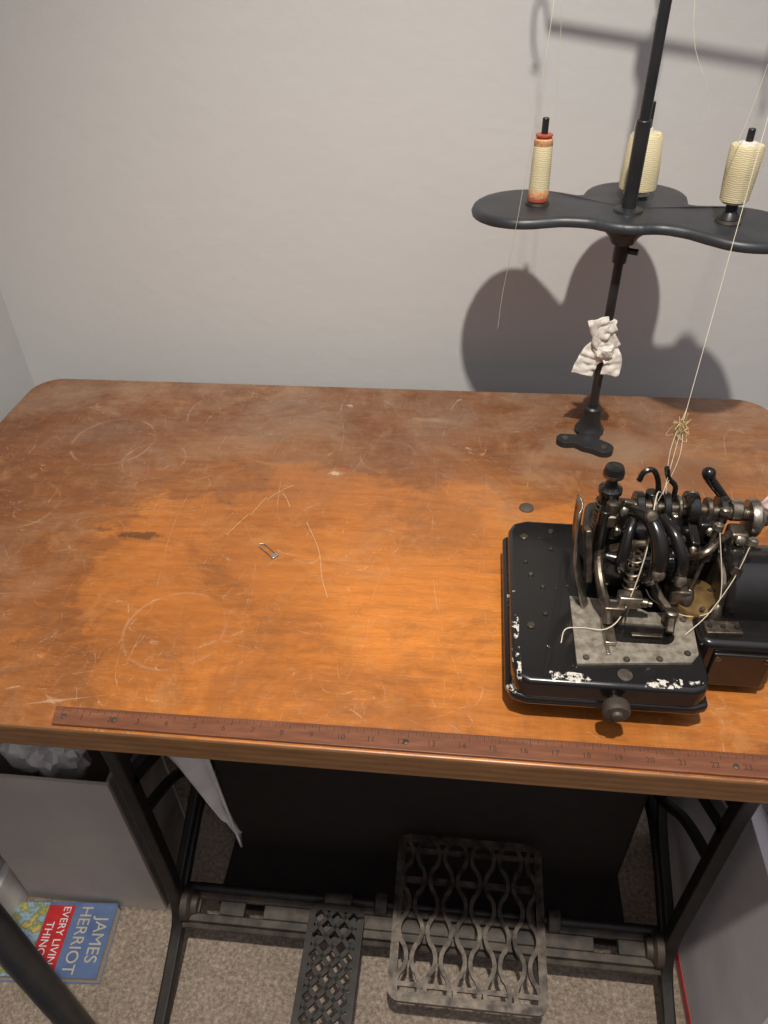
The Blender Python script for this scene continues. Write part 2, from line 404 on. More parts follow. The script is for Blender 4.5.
rs = [ring(-.010, 1.0225), ring(-.003, 1.0225), ring(0, 1.0235), ring(.001, 1.027), ring(-.001, 1.0315), ring(-.003, 1.0330), ring(-.008, 1.0335)]
for a, b in zip(rs, rs[1:]):
    for i in range(len(plat)): bm.faces.new((a[i], a[(i+1) % len(plat)], b[(i+1) % len(plat)], b[i]))
for rr, zz in ((rs[0], 1.0225), (rs[-1], 1.0335)):
    c = bm.verts.new((cx, cy, zz))
    for i in range(len(plat)): bm.faces.new((rr[i], rr[(i+1) % len(plat)], c))
finish('platform', bm, M_plastic, st, smooth=50)
lathe('pole_flange', (PX, PY, 1.033), (0, 0, 1), [(.016, 0), (.015, .003), (.009, .005)], M_black, st)
C3 = (.909, .480)
pins = [(.715, .536, 1.119), (.826, .556, 1.130), (C3[0], C3[1], 1.120)]
for i, (x, y, z) in enumerate(pins):
    zb = 1.0315 if i != 1 else 1.033
    lathe('pin_seat_%d' % i, (x, y, zb), (0, 0, 1), [(.0135, 0), (.0125, .0025), (.005, .004)], M_iron2 if i != 1 else M_black, st)
    cyl('spool_pin_%d' % i, (x, y, zb), (x, y, z), .0036, M_black, st, bevel=.001)
GH = 1.373
gl, gr = Vector((.712, .528, GH)), Vector((.935, .500, GH))
tube('guide_bar', [gl, Vector((PX, PY+.012, GH)), gr], .0035, M_black, st, smooth=0)
lathe('guide_clamp', (PX, PY, GH-.012), (0, 0, 1), [(.008, 0), (.012, .004), (.012, .02), (.007, .024)], M_black, st)
for i, g in enumerate((gl, gr, Vector((.829, .56, GH)))):
    if i == 2: tube('guide_bar_back', [(PX, PY, GH), g], .0035, M_black, st, smooth=0)
    tube('guide_eye_%d' % i, [g, g+Vector((-.004, 0, .018)), g+Vector((-.010, 0, .022)), g+Vector((-.014, 0, .010)), g+Vector((-.012, -.004, -.012)), g+Vector((-.006, -.004, -.03)), g+Vector((-.012, -.002, -.034))], .0016, M_black, st, n=8)

# spools
s1 = group('small_thread_spool', (.715, .536, 1.0355))
lathe('spool_tube', (.715, .536, 1.0355), (0, 0, 1), [(.0115, 0), (.0115, .003), (.0085, .006), (.0082, .065), (.0092, .066), (.0092, .0675), (.006, .068)], M_red, s1)
lathe('wound_thread', (.715, .536, 1.042), (0, 0, 1), [(.0088, 0), (.0112, .003), (.0108, .03), (.0100, .052), (.0085, .056)], M_cream, s1)
lathe('paper_band', (.715, .536, 1.0395), (0, 0, 1), [(.0114, 0), (.0116, .002), (.0113, .008), (.0108, .009)], M_orange, s1)
lathe('top_band', (.715, .536, 1.091), (0, 0, 1), [(.0095, 0), (.0103, .002), (.0101, .007), (.009, .008)], M_orange, s1)
s2 = group('thread_cone', (.826, .556, 1.037))
lathe('wound_thread', (.826, .556, 1.041), (0, 0, 1), [(.013, 0), (.0205, .003), (.0205, .02), (.0175, .056), (.015, .059), (.006, .059)], M_cream, s2)
lathe('cone_core', (.826, .556, 1.037), (0, 0, 1), [(.014, 0), (.014, .004), (.007, .064), (.005, .068)], M_cloth, s2)
s3 = group('thread_cone', (C3[0], C3[1], 1.035))
lathe('cone_foot', (C3[0], C3[1], 1.035), (0, 0, 1), [(.011, 0), (.009, .004), (.006, .008), (.006, .014), (.010, .017), (.010, .019)], M_black, s3)
lathe('wound_thread', (C3[0], C3[1], 1.0505), (0, 0, 1), [(.011, 0), (.0142, .003), (.0158, .028), (.0165, .051), (.0150, .055), (.008, .056)], M_cream, s3)
lathe('cone_core', (C3[0], C3[1], 1.1055), (0, 0, 1), [(.010, 0), (.009, .002), (.005, .003)], M_cloth, s3)

def thread(name, parent, pts, r=.00027): return tube(name, pts, r, M_thread, parent, n=6)
thread('thread_tail', s1, [(.7245, .53, 1.095), (.72, .535, 1.2), (.706, .528, GH-.03)])
thread('thread_tail', s2, [(.808, .548, 1.08), (.818, .553, 1.2), (.823, .556, GH-.03)])
thread('thread_tail', s3, [(C3[0]-.016, .474, 1.08), (.887, .46, 1.095), (.900, .465, 1.15), (.925, .49, GH-.03)])
lt = group('loose_thread', (.70, .48, 1.1))
thread('strand', lt, [(.712, .526, GH-.02), (.705, .47, 1.22), (.697, .462, 1.12), (.688, .464, 1.02), (.681, .475, .95), (.679, .48, .905)])
thread('strand_2', lt, [(.824, .55, GH-.02), (.835, .52, 1.25), (.842, .50, 1.19), (.865, .49, 1.145), (.862, .49, 1.12)])
mt = group('machine_thread', (.83, .22, .94))
A, B = Vector((.821, .195, .885)), Vector((.925, .49, GH-.03))
thread('strand', mt, [A, A.lerp(B, .1), A.lerp(B, .13), A.lerp(B, .5), B])
thread('strand_2', mt, [A+Vector((.004, 0, -.01)), A.lerp(B, .07)+Vector((-.004, 0, 0)), A.lerp(B, .14)])
thread('strand_3', mt, [A+Vector((-.003, 0, -.01)), A.lerp(B, .06)+Vector((.005, 0, 0)), A.lerp(B, .12)])
bm = bmesh.new(); c = A.lerp(B, .108)
for k in range(7):
    pts = [c+Vector((random.gauss(0, .004), random.gauss(0, .003), random.gauss(0, .007))) for _ in range(9)]
    add_tube(bm, pts, .0003, n=5, smooth=5)
finish('tangle', bm, simple('tangled_thread', (.55, .43, .24), (.40, .29, .14), .7), mt)

# cloth strip tied on pole
cl = group('cloth_tie', (PX, PY, .87))
def strip(name, pts, w, up, parent, mat=M_cloth, seed=0, th=.0008):
    P = catmull(pts, 8); bm = bmesh.new(); rows = []
    nacross = 6
    for i, p in enumerate(P):
        t = (P[min(i+1, len(P)-1)]-P[max(i-1, 0)]).normalized(); s = t.cross(Vector(up)).normalized(); nrm = s.cross(t)
        row = []
        for j in range(nacross+1):
            a = (j/nacross-.5)*w
            d = noise.noise(Vector((i*.22+seed, j*.55, seed)))*.004
            row.append(bm.verts.new(p+s*a+nrm*d))
        rows.append(row)
    for a, b in zip(rows, rows[1:]):
        for j in range(nacross): bm.faces.new((a[j], a[j+1], b[j+1], b[j]))
    o = finish(name, bm, mat, parent, smooth=60)
    md = o.modifiers.new('solid', 'SOLIDIFY'); md.thickness = th; return o
def wrap(z, tilt, r=.0085, ph=0): return [(PX+r*math.cos(a+ph), PY+r*math.sin(a+ph), z+tilt*math.cos(a+ph)+.001*a) for a in [i*math.pi/4 for i in range(10)]]
for k, (z, tl) in enumerate(((.862, .004), (.875, -.006), (.888, .005))):
    P = wrap(z, tl); bm = bmesh.new()
    add_tube(bm, P, .006, flat=(.0018, .008), up=(0, 0, 1))
    finish('wrap_%d' % k, bm, M_cloth, cl, .0008)
strip('tail_a', [(.806, .495, .878), (.797, .492, .872), (.792, .491, .862), (.788, .490, .852), (.786, .489, .843)], .026, (0, -1, .2), cl, seed=1)
strip('tail_b', [(.812, .494, .876), (.819, .490, .866), (.821, .489, .856), (.819, .488, .843)], .022, (0, -1, .2), cl, seed=5)
strip('tail_c', [(.818, .494, .874), (.808, .490, .890), (.799, .489, .904), (.795, .489, .916)], .024, (0, -1, .1), cl, seed=8)
strip('tail_d', [(.818, .494, .862), (.808, .489, .878), (.800, .488, .888), (.806, .488, .902), (.817, .490, .908)], .016, (0, -1, .1), cl, seed=12)
crumple('knot', (.808, .492, .874), (.013, .008, .012), M_cloth, cl, .25, 2., 3, 4)

# ------------------------------------------------------------------ overlock machine
mc = group('overlock_sewing_machine', (.79, .14, T))
bed = [(.846, .047), (.850, .060), (.850, .150), (.880, .160), (.880, .246), (.712, .249), (.698, .244), (.693, .232), (.691, .060), (.694, .048), (.705, .043), (.835, .043)]
extrude('bed_plate', bed, .781, .804, M_jap, mc, .004, 4)
extrude('bed_skirt', [(.852, .047), (.854, .150), (.882, .160), (.882, .25), (.702, .254), (.689, .244), (.687, .057), (.692, .046), (.705, .0425), (.84, .0425)], .773, .783, M_jap, mc, .003, 3)
for i, (x, y) in enumerate(((.705, .075), (.705, .225), (.835, .075), (.87, .225))):
    cyl('rubber_foot_%d' % i, (x, y, T), (x, y, .775), .010, M_black, mc, bevel=.001)
extrude('gearbox', rrect(.848, .088, .918, .235, .010, 5), .758, .812, M_enamel, mc, .005, 4)
box('gearbox_front_panel', (.884, .0865, .783), (.048, .004, .040), M_enamel, mc, .0015)
for i, x in enumerate((.864, .904)):
    lathe('panel_screw_%d' % i, (x, .085, .797), (0, -1, 0), [(.003, 0), (.0028, .001), (.001, .0014)], M_steel2, mc, 14)
cyl('gearbox_foot', (.90, .11, T), (.90, .11, .76), .012, M_black, mc)
cyl('gearbox_foot_2', (.90, .21, T), (.90, .21, .76), .012, M_black, mc)
cyl('housing_drum', (.872, .155, .816), (.924, .155, .816), .038, M_enamel, mc, bevel=.006, n=48)
cyl('housing_drum_ring', (.868, .155, .816), (.874, .155, .816), .031, M_steel2, mc, bevel=.001, n=40)
lathe('oil_sight', (.923, .155, .816), (1, 0, 0), [(.02, 0), (.02, .003), (.012, .005), (.004, .005)], M_steel, mc)
extrude('arm_casting', [(.768, .158), (.80, .150), (.878, .165), (.885, .235), (.765, .24), (.758, .20)], .803, .842, M_enamel, mc, .008, 4)
extrude('arm_upper', [(.770, .168), (.84, .172), (.85, .215), (.772, .222)], .840, .864, M_enamel, mc, .008, 4)
bm = bmesh.new()
outer = [(.744, .062), (.838, .071), (.845, .080), (.848, .120), (.840, .127), (.812, .125), (.790, .138), (.745, .140)]
inner = [(.801+.017*(1 if math.cos(a) > 0 else -1)+.0112*math.cos(a), .0995+.0112*math.sin(a)) for a in [2*math.pi*(i+.5)/24 for i in range(24)]]
def loop(poly, z): return [bm.verts.new((x, y, z)) for x, y in poly]
ot, it = loop(outer, .8068), loop(inner, .8068); ob, ib = loop(outer, .8042), loop(inner, .8042)
def edges(l): return [bm.edges.new((l[i], l[(i+1) % len(l)])) for i in range(len(l))]
bmesh.ops.triangle_fill(bm, edges=edges(ot)+edges(it), use_beauty=True)
for t_, b_ in ((ot, ob), (it, ib)):
    for i in range(len(t_)): bm.faces.new((t_[i], t_[(i+1) % len(t_)], b_[(i+1) % len(t_)], b_[i]))
finish('needle_plate', bm, M_plate, mc)
extrude('looper_recess', [(x, y) for x, y in inner], .8041, .8046, M_enamel, mc, 0)
box('looper_bar', (.806, .098, .8062), (.026, .004, .003), M_steel2, mc, .0008)
def screw(i, x, y, z=.804, r=.0042, mt_=M_steel2, ax=(0, 0, 1)):
    lathe('screw_%d' % i, (x, y, z), ax, [(r, 0), (r, .0008), (r*.75, .0018), (r*.2, .0020)], mt_, mc, 18)
for i, (x, y, r) in enumerate(((.708, .222, .004), (.709, .104, .0038), (.712, .168, .0025), (.722, .152, .002), (.735, .232, .003), (.708, .185, .002), (.733, .205, .0022), (.722, .118, .0022))):
    screw(i, x, y, .804, r)
for i, (x, y) in enumerate(((.752, .069), (.752, .132), (.836, .08), (.840, .118), (.785, .0695), (.812, .072))):
    screw(20+i, x, y, .8068, .0028, M_iron2)
lathe('makers_badge', (.782, .055, .804), (0, 0, 1), [(.006, 0), (.006, .0012), (.0035, .0016)], M_steel, mc)
lathe('front_shaft', (.774, .045, .790), (0, -1, 0), [(.004, 0), (.004, .018)], M_steel2, mc)
lathe('front_knob', (.774, .038, .790), (0, -1, 0), [(.006, 0), (.0105, .002), (.0112, .004), (.0112, .010), (.0095, .012), (.005, .0125), (.004, .015), (.001, .0155)], M_iron2, mc, 24)
PXm, PYm = .769, .172
lathe('presser_post', (PXm, PYm, .84), (0, 0, 1), [(.012, 0), (.012, .02), (.0095, .022), (.0095, .044), (.0085, .046), (.0085, .062), (.0100, .063), (.0100, .067), (.006, .069), (.0045, .074), (.0045, .078), (.0085, .080), (.0090, .084), (.0075, .089), (.002, .090)], M_enamel, mc)
bm = bmesh.new()
for k in range(6):
    add_tube(bm, [(PXm+.0098*math.cos(a), PYm+.0098*math.sin(a), .866+k*.0052) for a in [i*math.pi/8 for i in range(17)]], .0009, n=6, smooth=0)
finish('post_knurl', bm, M_steel2, mc)
lathe('post_cap', (PXm, PYm, .919), (0, 0, 1), [(.0070, 0), (.0088, .001), (.0090, .004), (.0070, .0065), (.003, .0070)], M_steel2, mc)
lathe('post_nut', (PXm+.001, PYm-.014, .880), (0, 0, 1), [(.007, 0), (.007, .010), (.0055, .011), (.0055, .022), (.003, .023)], M_steel2, mc, 6)
cyl('second_post', (PXm-.004, PYm-.015, .83), (PXm-.004, PYm-.015, .895), .0055, M_enamel, mc, bevel=.001)
bm = bmesh.new(); rows = []
for i in range(14):
    t = i/13
    c = Vector((.757-.014*t-.006*math.sin(t*math.pi), .132+.030*t, .806+.090*t)); w = .010+.004*math.sin(t*math.pi)
    rows.append([bm.verts.new(c+Vector((.004*(1-(s*s)), w*s*.9, w*s*.35))) for s in (-1, -.6, -.2, .2, .6, 1)])
for a, b in zip(rows, rows[1:]):
    for j in range(5): bm.faces.new((a[j], a[j+1], b[j+1], b[j]))
o = finish('face_guard', bm, M_steel, mc, smooth=60); md = o.modifiers.new('s', 'SOLIDIFY'); md.thickness = .0015
box('guard_bracket', (.7555, .1485, .852), (.006, .016, .050), M_steel2, mc, .0015, rot=(-.3, -.12, 0))
tube('presser_arm', [(.768, .160, .850), (.764, .140, .848), (.766, .122, .838), (.772, .112, .822), (.773, .104, .812)], .0042, M_steel2, mc)
box('presser_foot', (.7735, .098, .8095), (.010, .030, .0035), M_steel, mc, .001)
box('presser_toe', (.7705, .080, .8085), (.003, .014, .002), M_steel, mc, .0006, rot=(.1, 0, .1))
box('foot_clamp', (.778, .113, .819), (.018, .010, .014), M_steel2, mc, .0015)
box('needle_clamp', (.791, .119, .828), (.020, .012, .012), M_steel, mc, .0015)
cyl('needle', (.785, .114, .824), (.784, .108, .808), .0009, M_steel, mc, r2=.0004, n=10)
cyl('needle_2', (.790, .114, .824), (.789, .108, .808), .0009, M_steel, mc, r2=.0004, n=10)
cyl('needle_bar', (.793, .128, .826), (.793, .150, .868), .0038, M_steel, mc, bevel=.0006)
lathe('needle_clamp_screw', (.800, .116, .828), (1, -.2, 0), [(.004, 0), (.004, .005), (.0025, .006), (.0025, .009)], M_steel2, mc, 16)
bm = bmesh.new()
add_tube(bm, [(.793+.0062*math.cos(a), .131+.0062*math.sin(a)+.0005*a*.3, .828+a*.0011) for a in [i*math.pi/6 for i in range(73)]], .0011, n=6, smooth=0)
finish('coil_spring', bm, M_steel2, mc)
tube('drive_arm', [(.800, .150, .834), (.806, .128, .846), (.808, .122, .868), (.805, .130, .888), (.798, .146, .897), (.788, .160, .892)], (.0078, .0060), M_enamel, mc, n=14)
tube('drive_arm_2', [(.788, .158, .834), (.783, .138, .846), (.781, .133, .864), (.784, .142, .882), (.790, .156, .890)], (.0058, .0045), M_enamel, mc, n=12)
tube('drive_arm_3', [(.828, .150, .834), (.828, .128, .848), (.827, .124, .868), (.820, .136, .886), (.812, .156, .890)], (.0062, .0048), M_enamel, mc, n=12)
for i, p in enumerate(((.808, .118, .860), (.828, .120, .852), (.798, .142, .902))):
    lathe('arm_pivot_%d' % i, p, (0, -.8, .6), [(.0055, 0), (.0055, .003), (.004, .0045), (.001, .005)], M_steel2, mc, 16)
tube('looper_lever', [(.812, .148, .832), (.818, .126, .826), (.826, .112, .820), (.824, .098, .812)], .0036, M_steel2, mc)
lathe('lever_eye', (.826, .112, .812), (0, 0, 1), [(.006, 0), (.006, .012), (.0045, .013), (.002, .013)], M_steel2, mc, 20)
box('feed_block', (.836, .138, .822), (.018, .020, .016), M_steel2, mc, .002)
cyl('cross_shaft', (.795, .198, .868), (.915, .196, .866), .0065, M_steel2, mc, bevel=.001)
for i, (x, r, w, m_) in enumerate(((.803, .014, .008, M_enamel), (.816, .011, .005, M_steel2), (.826, .015, .007, M_enamel), (.838, .012, .004, M_steel), (.849, .016, .010, M_enamel), (.864, .011, .005, M_steel2), (.875, .014, .007, M_enamel), (.888, .0095, .010, M_steel))):
    cyl('shaft_collar_%d' % i, (x-w/2, .198, .868), (x+w/2, .198, .868), r, m_, mc, bevel=.0012)
lathe('shaft_wheel', (.898, .196, .862), (1, 0, 0), [(.010, 0), (.0165, .001), (.0175, .003), (.0175, .008), (.016, .010), (.011, .0105), (.010, .014), (.004, .0145)], M_steel, mc)
lathe('shaft_wheel_hub', (.912, .196, .862), (1, 0, 0), [(.007, 0), (.007, .004), (.003, .005)], M_iron2, mc, 20)
cyl('tension_shaft', (.832, .168, .838), (.905, .165, .846), .0055, M_enamel, mc, bevel=.001)
for i, x in enumerate((.846, .852, .868, .874, .890)):
    lathe('tension_disc_%d' % i, (x, .166, .8425), (1, 0, .05), [(.0105, 0), (.0115, .001), (.0105, .0022), (.005, .003)], M_steel if i % 2 else M_steel2, mc, 24)
tube('rear_lever', [(.886, .202, .868), (.875, .205, .880), (.863, .205, .894), (.858, .203, .902)], (.0034, .0055), M_enamel, mc, n=12)
crumple('rear_lever_tip', (.8575, .203, .904), (.006, .006, .006), M_enamel, mc, 0, 1, 3)
tube('thread_hook', [(.822, .205, .870), (.818, .208, .890), (.811, .206, .903), (.803, .204, .902), (.800, .203, .893)], .0026, M_enamel, mc)
tube('thread_hook_2', [(.834, .205, .870), (.834, .207, .885), (.826, .206, .895), (.821, .203, .908)], .0024, M_enamel, mc)
tube('thread_eyelet', [(.843, .19, .875), (.846, .186, .892), (.841, .184, .897), (.837, .186, .890), (.842, .188, .884)], .0012, M_steel, mc, n=8)
cyl('hook_post', (.815, .205, .840), (.815, .205, .880), .006, M_enamel, mc, bevel=.001)
for i, (tp, bt) in enumerate((((.857, .150, .886), (.843, .132, .822)), ((.884, .141, .879), (.866, .122, .815)), ((.868, .172, .886), (.862, .165, .845)))):
    tp, bt = Vector(tp), Vector(bt)
    cyl('rod_%d' % i, bt, tp, .0020, M_steel2, mc, n=14)
    lathe('rod_head_%d' % i, tp-(tp-bt).normalized()*.002, tp-bt, [(.0035, 0), (.0044, .001), (.0044, .005), (.003, .0065), (.001, .007)], M_steel, mc, 18)
    lathe('rod_nut_%d' % i, bt.lerp(tp, .55), tp-bt, [(.0045, 0), (.0045, .007), (.003, .008)], M_steel2, mc, 6)
    lathe('rod_base_%d' % i, bt-(tp-bt).normalized()*.006, tp-bt, [(.006, 0), (.006, .006), (.004, .012), (.0025, .014)], M_steel2, mc, 18)
lathe('brass_cover', (.853, .138, .812), (0, -.15, 1), [(.021, -.006), (.021, .004), (.0195, .006), (.006, .0065)], M_brass, mc, 36)
for i in range(3):
    a = i*2.1+.6; screw(40+i, .853+.015*math.cos(a), .136+.015*math.sin(a), .8185, .0022)
box('looper_guard', (.868, .104, .814), (.030, .014, .005), M_steel2, mc, .001, rot=(0, 0, .05))
for i in range(3): screw(50+i, .857+.011*i, .104, .8165, .0022, M_iron)
box('link_plate', (.781, .1655, .878), (.010, .006, .040), M_steel2, mc, .002, rot=(-.15, .25, 0))
box('link_plate_2', (.842, .160, .860), (.008, .022, .026), M_enamel, mc, .002, rot=(.2, .1, 0))
box('clamp_block', (.862, .182, .858), (.020, .016, .022), M_enamel, mc, .003)
box('clamp_block_2', (.888, .180, .852), (.016, .018, .020), M_steel2, mc, .003)
for i, (p, ax, r) in enumerate((((.781, .160, .892), (0, -1, .3), .004), ((.779, .162, .868), (0, -1, .3), .0035), ((.862, .174, .862), (0, -1, .5), .004), ((.888, .171, .856), (0, -1, .5), .0045), ((.842, .149, .862), (0, -1, .4), .0035), ((.770, .160, .822), (0, -1, .2), .004), ((.815, .172, .864), (0, 0, 1), .005), ((.835, .19, .864), (0, 0, 1), .004))):
    lathe('link_screw_%d' % i, p, ax, [(r, 0), (r, .003), (r*.7, .004), (r*.2, .0042)], M_steel, mc, 16)
tube('rocker_link', [(.840, .146, .856), (.848, .138, .868), (.862, .150, .872), (.876, .168, .866)], .0030, M_steel2, mc)
tube('rocker_link_2', [(.775, .150, .858), (.790, .140, .872), (.812, .140, .876), (.832, .150, .872)], .0034, M_steel2, mc)
thread('needle_thread', mt, [(.821, .195, .885), (.806, .165, .905), (.798, .13, .87), (.787, .112, .822), (.772, .098, .812), (.752, .101, .808), (.738, .100, .806), (.733, .085, .805)], .0005)
thread('looper_thread', mt, [(.857, .150, .892), (.866, .122, .830), (.845, .118, .812), (.815, .126, .82), (.806, .13, .83)], .0004)
thread('looper_thread_2', mt, [(.884, .141, .884), (.874, .128, .85), (.856, .112, .822), (.838, .10, .808)], .0004)
sc_ = group('cloth_scrap', (.93, .2, .87))
strip('scrap', [(.913, .196, .872), (.922, .198, .885), (.934, .20, .886), (.945, .20, .872), (.950, .198, .85)], .016, (0, -1, .5), sc_, simple('pink_cloth', (.62, .48, .44), (.5, .36, .34), .85, 0, 90), 3)

# ------------------------------------------------------------------ cast iron stand
ts = group('treadle_stand', (.6, .3, .0))
for sd, x in (('left', .240), ('right', .978)):
    U = (1, 0, 0)
    def br(nm, pts, w=.010, h=.009, sm=8): tube(nm+'_'+sd, pts, .01, M_iron, ts, flat=(w, h), up=U, smooth=sm, bevel=.003)
    br('front_leg', [(x, .110, .712), (x, .118, .62), (x, .130, .50), (x, .132, .30), (x, .130, .15), (x, .115, .08), (x, .055, .045), (x, -.030, .012)], .011, .009)
    br('back_leg', [(x, .555, .712), (x, .53, .60), (x, .49, .45), (x, .47, .30), (x, .47, .15), (x, .485, .08), (x, .53, .045), (x, .58, .012)], .012, .009)
    br('lower_bar', [(x, .125, .10), (x, .30, .16), (x, .475, .10)])
    br('middle_bar', [(x, .130, .44), (x, .30, .36), (x, .488, .44)])
    br('cross_a', [(x, .130, .36), (x, .22, .30), (x, .32, .20), (x, .47, .13)], .006, .007)
    br('cross_b', [(x, .475, .36), (x, .38, .30), (x, .28, .20), (x, .13, .13)], .006, .007)
    br('scroll_a', [(x, .12, .64), (x, .18, .60), (x, .21, .53), (x, .17, .47), (x, .132, .49), (x, .15, .54)], .006, .006)
    br('scroll_b', [(x, .53, .64), (x, .43, .60), (x, .40, .52), (x, .45, .47), (x, .49, .50), (x, .46, .54)], .006, .006)
    br('arch', [(x, .20, .54), (x, .30, .62), (x, .40, .54)], .006, .007)
    box('top_plate_'+sd, (x, .32, .7135), (.04, .50, .012), M_iron, ts, .002)
    for i, y in enumerate((-.034, .582)):
        cyl('foot_%s_%d' % (sd, i), (x, y, 0), (x, y, .02), .018, M_iron, ts, r2=.013, bevel=.002)
    lathe('rail_boss_'+sd, (x+(.009 if sd == 'left' else -.009), .128, .10), (1 if sd == 'left' else -1, 0, 0), [(.026, 0), (.026, .010), (.016, .014), (.014, .022)], M_iron2, ts)
def rail(name, y, z, tilt):
    R4 = Matrix.Translation((.609, y, z)) @ Matrix.Rotation(tilt, 4, 'X')
    for i, (x0, x1, y0, y1) in enumerate(((-.362, .362, .010, .022), (-.362, .362, -.022, -.010), (-.362, -.335, -.010, .010), (-.305, -.265, -.010, .010), (-.235, -.09, -.010, .010), (.09, .265, -.010, .010), (.30, .362, -.010, .010), (-.09, .09, -.01, .01))):
        bm = bmesh.new(); bmesh.ops.create_cube(bm, size=1)
        bmesh.ops.transform(bm, matrix=R4 @ Matrix.Translation(((x0+x1)/2, (y0+y1)/2, 0)) @ Matrix.Diagonal((x1-x0, y1-y0, .010, 1)), verts=bm.verts)
        finish('%s_%d' % (name, i), bm, M_iron2, ts, .0015)
rail('front_rail', .128, .092, math.radians(12))
tube('rail_lip', [(.25, .103, .082), (.968, .103, .082)], .005, M_iron2, ts, smooth=0)
cyl('pedal_rod', (.252, .150, .108), (.966, .150, .108), .007, M_iron, ts)
cyl('rear_rail', (.245, .47, .16), (.973, .47, .16), .011, M_iron, ts)
for i, x in enumerate((.555, .815)):
    lathe('pedal_bearing_%d' % i, (x-.010, .150, .108), (1, 0, 0), [(.012, 0), (.016, .002), (.016, .018), (.012, .020)], M_iron2, ts)

# treadle pedal
tp = group('treadle_pedal', (.685, .14, .11))
bm = bmesh.new()
x0, x1, y0, y1 = -.106, .106, -.108, .108
fr = [Vector((x, y, 0)) for x, y in rrect(x0, y0, x1, y1, .010, 5)]; fr.append(fr[0])
add_tube(bm, fr+[fr[1]], .01, flat=(.0060, .0065), up=(0, 0, 1), smooth=0)
nb = 10
for i in range(nb):
    xb = x0+.011+(x1-x0-.022)*i/(nb-1)
    sg = 1 if i % 2 else -1
    pts = []
    for j in range(73):
        s = math.sin(2*math.pi*(j/72)*3.0+.4); s = math.copysign(abs(s)**.75, s)
        pts.append(Vector((xb+sg*.0066*s, y0+(y1-y0)*j/72, 0)))
    add_tube(bm, pts, .01, flat=(.0030, .005), up=(0, 0, 1), smooth=0)
for yy in (-.092, .092):
    add_tube(bm, [Vector((x0, yy, -.001)), Vector((x1, yy, -.001))], .01, flat=(.003, .004), up=(0, 0, 1), smooth=0)
for yy in (-.0, .05):
    add_tube(bm, [Vector((x0, yy, -.008)), Vector((x1, yy, -.008))], .01, flat=(.004, .004), up=(0, 0, 1), smooth=0)
bmesh.ops.transform(bm, matrix=Matrix.Translation((.687, .135, .122)) @ Matrix.Rotation(math.radians(7), 4, 'X'), verts=bm.verts)
finish('grille', bm, M_ped, tp)
for i, x in enumerate((.59, .78)):
    box('lug_%d' % i, (x, .150, .114), (.014, .03, .018), M_ped, tp, .002)

# lattice pedal
lp = group('lattice_foot_pedal', (.483, .05, .1))
bm = bmesh.new()
HW, HL = .037, .105
fr = [Vector((x, y, 0)) for x, y in rrect(-HW, -HL, HW, HL, .012, 5)]
add_tube(bm, fr+fr[:2], .01, flat=(.0048, .006), up=(0, 0, 1), smooth=0)
def clip(p, d):
    ts_ = []
    for ax, lim in ((0, HW), (1, HL)):
        if abs(d[ax]) > 1e-6:
            for s in (-1, 1):
                t = (s*lim-p[ax])/d[ax]; q = (p[0]+t*d[0], p[1]+t*d[1])
                if abs(q[0]) <= HW+1e-6 and abs(q[1]) <= HL+1e-6: ts_.append(t)
    return (min(ts_), max(ts_)) if len(ts_) >= 2 else None
for k in range(-7, 8):
    for sg in (-1, 1):
        p = (0, k*.0265); d = (1*sg, 1.05)
        c = clip(p, d)
        if c and c[1]-c[0] > .005:
            add_tube(bm, [Vector((p[0]+d[0]*t, p[1]+d[1]*t, 0)) for t in c], .01, flat=(.0030, .0045), up=(0, 0, 1), smooth=0)
Mx = Matrix.Translation((.489, .028, .108)) @ Matrix.Rotation(math.radians(-1), 4, 'Z') @ Matrix.Rotation(math.radians(5), 4, 'X')
bmesh.ops.transform(bm, matrix=Mx, verts=bm.verts)
finish('lattice', bm, M_iron, lp)
lathe('pedal_pivot', (.467, .146, .112), (1, 0, 0), [(.008, 0), (.012, .002), (.012, .042), (.008, .044)], M_iron2, lp)
box('pedal_lug', (.489, .140, .112), (.026, .022, .010), M_iron2, lp, .002)

# ------------------------------------------------------------------ cardboard box + contents at left
M_card = simple('grey_board', (.54, .50, .45), (.45, .41, .37), .75, 0, 8)
M_cardd = simple('board_edge', (.22, .19, .16), (.15, .13, .11), .8, 0, 30)
cb = group('storage_box', (.07, .22, .2))
bx0, bx1, by0, by1, bh = -.05, .190, .152, .29, .385
box('front_panel', ((bx0+bx1)/2, by0+.003, bh/2), (bx1-bx0, .006, bh), M_card, cb, .001)
box('back_panel', ((bx0+bx1)/2, by1-.003, bh/2), (bx1-bx0, .006, bh), M_card, cb, .001)
box('side_panel_left', (bx0+.003, (by0+by1)/2, bh/2), (.006, by1-by0-.012, bh), M_card, cb, .001)
box('side_panel_right', (bx1-.003, (by0+by1)/2, bh/2), (.006, by1-by0-.012, bh), M_cardd, cb, .001)
box('bottom_panel', ((bx0+bx1)/2, (by0+by1)/2, .003), (bx1-bx0-.012, by1-by0-.012, .006), M_card, cb, .001)
M_bag = simple('white_plastic', (.72, .70, .68), (.55, .53, .52), .35, 0, 20)
M_redc = simple('red_cloth', (.40, .03, .03), (.25, .02, .02), .7)
pb = group('plastic_bag', (.07, .22, .38))
crumple('bag', (.078, .215, .375), (.054, .040, .060), M_bag, pb, .3, 1.8, 4, 2)
rb = group('red_cloth_bundle', (.16, .24, .38))
crumple('bundle', (.164, .238, .385), (.014, .033, .060), M_redc, rb, .2, 2, 4, 9)

